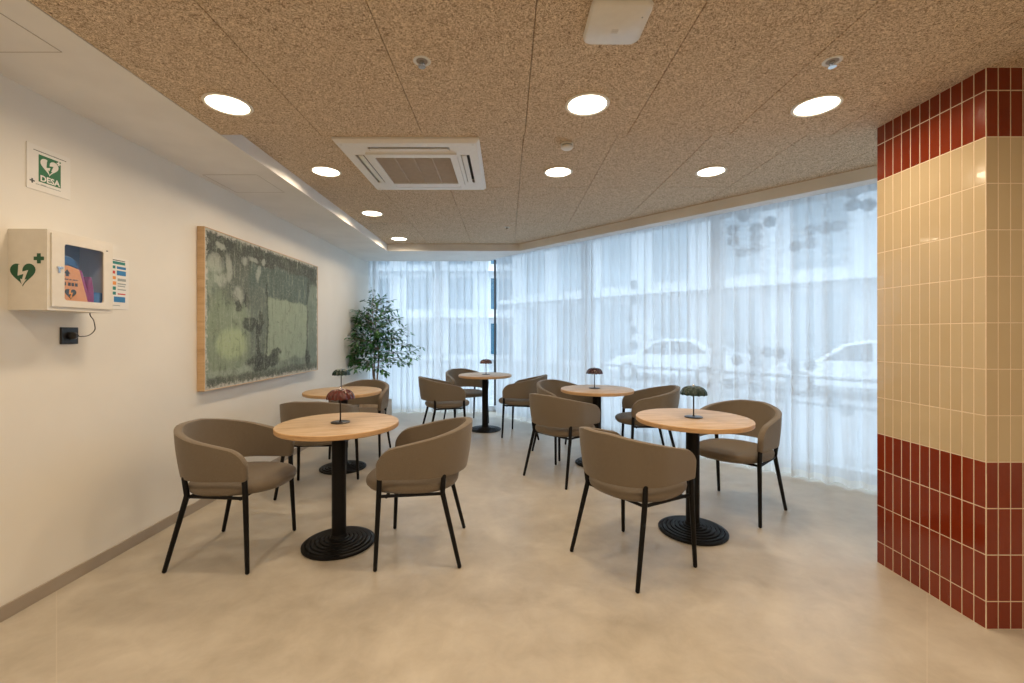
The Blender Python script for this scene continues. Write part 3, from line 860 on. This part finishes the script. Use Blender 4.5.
dx0, dx1, dy0, dy1 = .014, CW-.010, .018, CHh-.014
wx0, wx1, wy0, wy1 = .072, .272, .050, .318
def door_ring(z0, z1):
    """frame with rounded window hole"""
    mb = MB(); o = []; i_ = []; r = .012; n = 5
    cs = ((wx1-r,wy1-r,0),(wx0+r,wy1-r,pi/2),(wx0+r,wy0+r,pi),(wx1-r,wy0+r,1.5*pi)); oc = ((dx1,dy1),(dx0,dy1),(dx0,dy0),(dx1,dy0))
    for (cx, cy, a0), q in zip(cs, oc):
        for k in range(n+1):
            a = a0+pi/2*k/n; i_.append((cx+r*cos(a), cy+r*sin(a))); o.append(q)
    N = len(i_)
    for z in (z0, z1):
        for k in range(N):
            k2 = (k+1) % N
            if o[k] == o[k2]: mb.add([(*o[k],z),(*i_[k],z),(*i_[k2],z)], [(0,1,2)])
            else: mb.add([(*o[k],z),(*o[k2],z),(*i_[k2],z),(*i_[k],z)], [(0,1,2,3)])
    for k in range(N):
        k2 = (k+1) % N; mb.quad((*i_[k],z0),(*i_[k2],z0),(*i_[k2],z1),(*i_[k],z1))
        if o[k] != o[k2]: mb.quad((*o[k],z0),(*o[k2],z0),(*o[k2],z1),(*o[k],z1))
    return mb
door = door_ring(CD+.0005, CD+.007).build('door', M['cabinet'], cb, recalc=False)
MB().box((wx0-.006,wy0-.006,CD-.003),(wx1+.006,wy1+.006,CD)).build('window_pane', M['caseglass'], door)
mb = MB(); mb.box((.034,.196,CD+.007),(.062,.206,CD+.013)); mb.box((.040,.176,CD+.007),(.050,.200,CD+.011))
mb.build('latch', M['chrome'], door, bevel=.0015)
MB().box((.286,.322,CD+.007),(.296,.327,CD+.0078)).build('vent_mark', M['ink'], door)
mb = MB(); mb.box((dx0-.0035,dy0-.0035,CD),(dx1+.0035,dy1+.0035,CD+.0006)); 
# emblem on the side facing the room entrance
hm = MB(); hm.prism([(y_, z_) for z_, y_ in [(p[0], p[1]) for p in heart(.116, .069, .160)]], -.0015, 0, 'x')
hm.build('heart_emblem', M['darkgreen'], cb)
bo = MB(); bo.prism([(p[1], p[0]) for p in bolt(.085, .069, .165)], -.0025, -.0015, 'x'); bo.build('lightning_bolt', M['cabinet'], cb)
cr = MB(); cr.prism([(p[1], p[0]) for p in cross(.046, .1425, .236, .36)], -.0015, 0, 'x'); cr.build('cross_emblem', M['darkgreen'], cb)

# what the cabinet holds
de = empty('defibrillator', (XL+.012, 2.002, 1.4185), (pi/2,0,pi/2)); tag(de, 'orange and blue defibrillator case standing inside the wall cabinet', 'defibrillator')
mb = MB(); mb.prism([(.02,.0),(.208,.0),(.152,.200),(.10,.212),(.03,.205)], .06, .164); mb.build('case', M['orange'], de, bevel=.006)
mb = MB(); mb.prism([(.035,.207),(.10,.214),(.150,.202),(.142,.235),(.115,.256),(.07,.258),(.045,.240)], .065, .16); mb.build('handle', M['blue'], de, bevel=.006)
mb = MB(); mb.prism([(.209,0),(.222,0),(.168,.195),(.154,.200)], .065, .16); mb.build('side_strip', M['magenta'], de, bevel=.003)
mb = MB(); mb.prism(heart(.055, .105, .074), .164, .1652); mb.build('printed_heart', M['ink'], de)
mb = MB(); mb.prism(bolt(.036, .105, .076), .1652, .166); mb.build('printed_bolt', M['orange'], de)
mb = MB(); mb.prism([(.072,.172),(.104,.172),(.088,.192)], .164, .1652); mb.box((.082,.160,.164),(.096,.173,.1652)); mb.build('printed_arrow', M['ink'], de)
mb = MB()
for k, w in enumerate((.018,.012,.010,.016,.008)): mb.box((.068+.016*k,.142,.164),(.068+.016*k+w*.8,.147,.1652))
for k, w in enumerate((.006,.012,.011,.012)): mb.box((.076+.017*k,.114,.164),(.076+.017*k+w,.130,.1652))
mb.build('printed_lines', M['ink'], de)
po = empty('electrode_pouch', (XL+.012, 2.205, 1.4185), (pi/2,0,pi/2)); tag(po, 'magenta electrode pouch beside the orange case inside the wall cabinet', 'pouch')
MB().prism([(.006,0),(.052,0),(.050,.10),(.040,.170),(.028,.178),(.014,.12)], .10, .14).build('pouch', M['magenta'], po, bevel=.008)
rl = MB(); rl.lathe([(.026,0),(.033,.006),(.034,.085),(.024,.098)], 28); o = rl.build('storage_container', M['blueprint'], None, smooth=True, loc=(XL+.132, 2.281, 1.4185))
tag(o, 'small blue round container in the lower right of the cabinet window', 'container')

# DESA sign
sg = empty('defibrillator_sign', (XL, 2.07, 2.000), (pi/2,0,pi/2)); tag(sg, 'white sign with green heart square reading DESA, high on the left wall', 'sign')
SW, SH = .208, .218
MB().box((0,0,0),(SW,SH,.004)).build('plate', M['paper'], sg)
gx0, gx1, gy0, gy1 = .053, .158, .045, .178
MB().box((gx0,gy0,.004),(gx1,gy1,.0046)).build('green_square', M['green'], sg)
MB().prism(heart(.086, (gx0+gx1)/2-.002, .126), .0046, .0052).build('white_heart', M['paper'], sg)
MB().prism(bolt(.058, (gx0+gx1)/2-.002, .130), .0052, .0058).build('lightning_bolt', M['green'], sg)
MB().prism(cross(.020, .147, .166, .34), .0053, .0059).build('white_cross', M['paper'], sg)
text_mesh('lettering', 'DESA', .040, M['paper'], sg, ((gx0+gx1)/2, .063, .0052), sx=.98, bold=.0012)
mb = MB(); x = .030; rr_ = random.Random(4)
while x < .180:
    w = rr_.uniform(.003,.008); mb.box((x,.191,.004),(x+w,.1945,.0045)); x += w+.0015
mb.build('small_print', M['ink'], sg)
MB().prism(cross(.022, .024, .040, .3), .004, .0046).build('small_cross', M['ink'], sg)
mb = MB(); x = .040
while x < .155:
    w = rr_.uniform(.003,.008); mb.box((x,.028,.004),(x+w,.0315,.0045)); x += w+.0015
mb.box((.064,.028,.0045),(.088,.034,.0048))
mb.build('footer_print', M['inkgrey'], sg)

# instruction sheet
sh = empty('instruction_sheet', (XL, 2.415, 1.447), (pi/2,0,pi/2)); tag(sh, 'narrow white instruction sheet with blue blocks right of the wall cabinet', 'poster')
MB().box((0,0,0),(.215,.30,.003)).build('sheet', M['paper'], sh)
k = 0
for (x0,x1,y0,y1,m) in ((.105,.19,.262,.278,'teal'),(.105,.125,.235,.252,'teal'),(.135,.195,.235,.250,'blueprint'),(.105,.123,.205,.222,'redprint'),(.135,.195,.198,.226,'blueprint'),
        (.105,.128,.172,.190,'orangeprint'),(.105,.130,.140,.160,'orangeprint'),(.140,.195,.165,.180,'inkgrey'),(.140,.195,.145,.152,'inkgrey'),(.140,.190,.132,.138,'inkgrey'),
        (.105,.128,.110,.130,'teal'),(.140,.195,.112,.118,'inkgrey'),(.105,.128,.082,.100,'teal'),(.140,.192,.085,.092,'redprint'),(.115,.19,.040,.072,'blueprint'),(.105,.155,.018,.022,'inkgrey'),(.105,.19,.283,.287,'ink')):
    MB().box((x0,y0,.003),(x1,y1,.0035)).build('printed_block', M[m], sh)

# socket, plug, cable
sk = empty('wall_socket', (XL, 2.225, 1.247), (pi/2,0,pi/2)); tag(sk, 'black wall socket below the defibrillator cabinet', 'socket')
MB().box((0,0,0),(.088,.088,.012)).build('cover_plate', M['blackplastic'], sk, bevel=.003)
o = MB().lathe([(.021,.012),(.021,.0135),(.018,.0125)], 28).build('outlet_rim', M['blackplastic'], sk, smooth=True, loc=(.044,.044,0))
pg = empty('power_plug', (XL+.0135, 2.269, 1.291)); tag(pg, 'black plug with thin cord running up to the wall cabinet', 'plug')
o = MB().lathe([(.017,0),(.018,.006),(.018,.022),(.012,.030),(.008,.036)], 24).build('plug_body', M['blackplastic'], pg, smooth=True, rot=(0,pi/2,0))
pts = [(.030,0,0),(.040,.014,-.004),(.038,.05,-.001),(.030,.085,.012),(.028,.105,.035),(.035,.094,.066),(.06,.062,.085),(.075,.03,.105),(.082,.02,.1195)]
# smooth the cord with Catmull-Rom
def cr_(P, m=8):
    P = [Vector(p) for p in P]; out = []
    for i in range(len(P)-1):
        p0 = P[max(i-1,0)]; p1 = P[i]; p2 = P[i+1]; p3 = P[min(i+2,len(P)-1)]
        for k in range(m):
            q = k/m; out.append(.5*((2*p1)+(-p0+p2)*q+(2*p0-5*p1+4*p2-p3)*q*q+(-p0+3*p1-3*p2+p3)*q**3))
    out.append(P[-1]); return out
MB().tube(cr_(pts), .0024, 8, round_end=False).build('cord', M['blackplastic'], pg, smooth=True)

# ------------------------------------------------------------------ ficus in wooden planter
fp = empty('potted_ficus', (-2.03, 6.74, 0)); tag(fp, 'tall leafy green ficus in a low square wooden planter, back left corner', 'plant')
mb = MB(); w = .195; hp = .27; tk = .018
mb.box((-w,-w,.0),(w,-w+tk,hp)); mb.box((-w,w-tk,0),(w,w,hp)); mb.box((-w,-w+tk,0),(-w+tk,w-tk,hp)); mb.box((w-tk,-w+tk,0),(w,w-tk,hp)); mb.box((-w+tk,-w+tk,.0),(w-tk,w-tk,.02))
mb.build('planter', M['planterwood'], fp, bevel=.003)
MB().box((-w+tk,-w+tk,.02),(w-tk,w-tk,hp-.03)).build('soil', M['soil'], fp)
rn = random.Random(21)
trunk = MB(); tips = []
stems = []
for (bx, by, dx_, dy_, top) in ((-.03,0,-.06,-.10,1.60),(.035,-.02,.05,-.14,1.72),(.005,.03,.02,-.22,1.45)):
    P = []
    for i in range(15):
        q = i/14; z = .23+(top-.23)*q
        P.append(Vector((bx*(1-q)+dx_*q+.016*sin(z*6+bx*60), by*(1-q)+dy_*q+.016*cos(z*6+bx*50), z)))
    trunk.tube(P, [.016*(1-.68*i/14) for i in range(15)], 8); stems.append(P)
leaves = MB()
def leaf(p, d, L_, rn):
    d = d.normalized(); side = d.cross(Vector((rn.uniform(-.3,.3), rn.uniform(-.3,.3), 1))).normalized(); up = side.cross(d).normalized()
    w_ = L_*.24; dr = -L_*.12
    c = [p, p+d*L_*.3+side*w_*.85+up*.003, p+d*L_*.6+side*w_*.8, p+d*L_+up*dr, p+d*L_*.6-side*w_*.8, p+d*L_*.3-side*w_*.85+up*.003, p+d*L_*.32-up*.004, p+d*L_*.62-up*.004]
    leaves.add(c, [(0,1,6),(1,2,7,6),(2,3,7),(0,6,5),(6,7,4,5),(7,3,4)])
XW = XL+.03+2.03
def clampw(v): 
    v = Vector(v); v.x = max(v.x, XW+rn.uniform(0,.05)); v.y = min(v.y, .26); return v
for P in stems:
    for i in range(5, 15):
        for rep in range(6 if i < 11 else 4):
            q = (i-5)/9
            a = rn.uniform(0, 2*pi)
            Lb = (.80*(1-.62*q))*rn.uniform(.6,1.0)
            d = Vector((cos(a)*1.05+.10, sin(a)*.95-.35, rn.uniform(.10,.60)+.5*q)); d.normalize()
            p = P[i].copy(); p.z += .12*(1-q); pts_ = [P[i].copy(), p] if q < .9 else [p]
            for s_ in range(7):
                d = (d+Vector((rn.uniform(-.14,.14), rn.uniform(-.14,.14), -.06))).normalized()
                p = clampw(p+d*Lb/7); pts_.append(p)
            trunk.tube(pts_, [max(.0014, .005-.0005*j) for j in range(len(pts_))], 5)
            for s_ in range(3, len(pts_)):
                for m_i in range(2 if s_ < len(pts_)-1 else 4):
                    bp = pts_[s_]+(pts_[s_]-pts_[s_-1])*rn.uniform(-.8,0)
                    dv = Vector((rn.uniform(-1,1), rn.uniform(-1,1), rn.uniform(-.75,.35)))+d*.8
                    leaf(clampw(bp+dv.normalized()*rn.uniform(.005,.03)), dv, rn.uniform(.06,.095), rn)
# upright leader
P = [Vector((-.01,-.12,1.55)), Vector((-.03,-.13,1.72)), Vector((0,-.12,1.86)), Vector((-.04,-.12,2.0))]
trunk.tube(P, [.006,.005,.003,.002], 6)
for k in range(34):
    q = rn.random()*3; i = min(2, int(q)); p = P[i].lerp(P[i+1], q-i); dv = Vector((rn.uniform(-1,1), rn.uniform(-1,1), rn.uniform(-.4,.6)))
    leaf(p+dv*.025, dv, rn.uniform(.045,.07), rn)
for i in range(0): pass
# leaves that would cross the wall are pulled back
leaves.v = [(max(x, XW-.02), min(y, .30), z) for x, y, z in leaves.v]
trunk.build('stems', M['bark'], fp, smooth=True)
leaves.build('foliage', M['leaf'], fp, recalc=False)

# ------------------------------------------------------------------ outside
GZ = -.30
g = MB().prism([(-30,7.8),(-1,7.8),dg(0,.75),dg(9,.75),(40,-8),(60,60),(-30,60)], GZ-.2, GZ).build('ground_street', M['paving']); tag(g, kind=S)
kb = MB().prism([(XL-.3,7.44),(-.35,7.44),dg(-.2,.42),dg(6.2,.42),dg(6.2,.75),dg(-.1,.75),(-.5,7.8),(XL-.3,7.8)], GZ-.2, 0.0).build('ground_kerb', M['concrete']); tag(kb, kind=S)
def facade(name, loc, ang, L, Hh, floors, lab, seed, glass='extglass'):
    r_ = random.Random(seed)
    f = empty(name, loc, (0,0,ang)); tag(f, lab, 'building')
    MB().box((0,0,0),(L,6,Hh)).build('wall', M['concrete'], f)
    fh = Hh/floors
    for k in range(1, floors+1):
        MB().box((-.1,-.9,k*fh-.22),(L+.1,0,k*fh)).build('balcony_slab', M['slab'], f)
    n = int(L/2.6)
    for k in range(floors):
        for i in range(n):
            x = 1.0+i*2.6; MB().box((x,-.06,k*fh+.35),(x+1.5,.0,k*fh+fh-.55)).build('window', M[glass], f)
    return f
p = dg(-13, 13.0)
facade('apartment_block', (p[0], p[1], GZ), math.atan2(dd.y, dd.x), 36, 10.5, 3, 'pale apartment block across the street, faint through the slanted curtain', 2)
facade('office_block', (-15, 27, GZ), 0, 15.8, 14, 5, 'pale block with dark blue windows glimpsed through the gap between the curtains', 5, 'blueglass')
# parked cars
def make_car():
    c_ = empty('parked_car')
    body = [(0,.35),(.05,.62),(.35,.80),(1.15,.92),(1.75,1.36),(2.2,1.46),(3.1,1.43),(3.75,1.05),(4.15,.95),(4.28,.6),(4.25,.32),(3.9,.28),(.3,.28)]
    MB().prism(body, -.85, .85, 'y').build('body', M['carpaint'], c_, bevel=.06)
    for sy in (-1, 1):
        y0 = .853*sy
        MB().prism([(1.35,.95),(1.85,1.32),(2.3,1.38),(2.3,.95)], min(y0, y0+.01*sy), max(y0, y0+.01*sy), 'y').build('side_window', M['carglass'], c_)
        MB().prism([(2.38,.95),(2.38,1.38),(3.0,1.35),(3.5,1.03)], min(y0, y0+.01*sy), max(y0, y0+.01*sy), 'y').build('side_window', M['carglass'], c_)
    MB().add([(1.20,-.70,.955),(1.20,.70,.955),(1.70,.62,1.345),(1.70,-.62,1.345),(1.17,-.70,.965),(1.17,.70,.965),(1.67,.62,1.355),(1.67,-.62,1.355)],
             [(0,1,2,3),(4,5,6,7),(0,1,5,4),(2,3,7,6),(1,2,6,5),(3,0,4,7)]).build('windscreen', M['carglass'], c_)
    for x in (.85, 3.45):
        for sy in (-.78, .78):
            wl_ = MB().lathe([(.16,-.11),(.30,-.11),(.325,-.07),(.325,.07),(.30,.11),(.16,.11)], 28).build('wheel', M['tyre'], c_, smooth=True, loc=(x, sy, .325), rot=(pi/2,0,0))
            MB().lathe([(.19,-.118),(.19,.118)], 20).build('hub_cap', M['chrome'], wl_)
    return c_
car0 = make_car(); ang = math.atan2(dd.y, dd.x)
for i, (tt, of, lab) in enumerate(((-3.7, 9.5, 'white parked car outside, left of the window post, seen through the curtain'), (1.3, 9.5, 'white parked car outside, between the window post and the column, seen through the curtain'))):
    o = car0 if i == 0 else copy_tree(car0)
    p = dg(tt, of); o.location = (p[0], p[1], GZ); o.rotation_euler = (0,0,ang); tag(o, lab, 'car', 'parked cars outside')
# street railing
rl_ = empty('street_railing', (*dg(.6, 2.0), GZ), (0,0,ang)); tag(rl_, 'grey metal railing outside the slanted window', 'railing')
mb = MB(); Lr = 7.2
for z in (1.05, .72): mb.tube([(0,0,z),(Lr,0,z)], .025, 8)
mb.build('rails', M['steel'], rl_, smooth=True)
for k in range(6): MB().tube([(k*Lr/5,0,0),(k*Lr/5,0,1.05)], .022, 8).build('post', M['steel'], rl_, smooth=True)
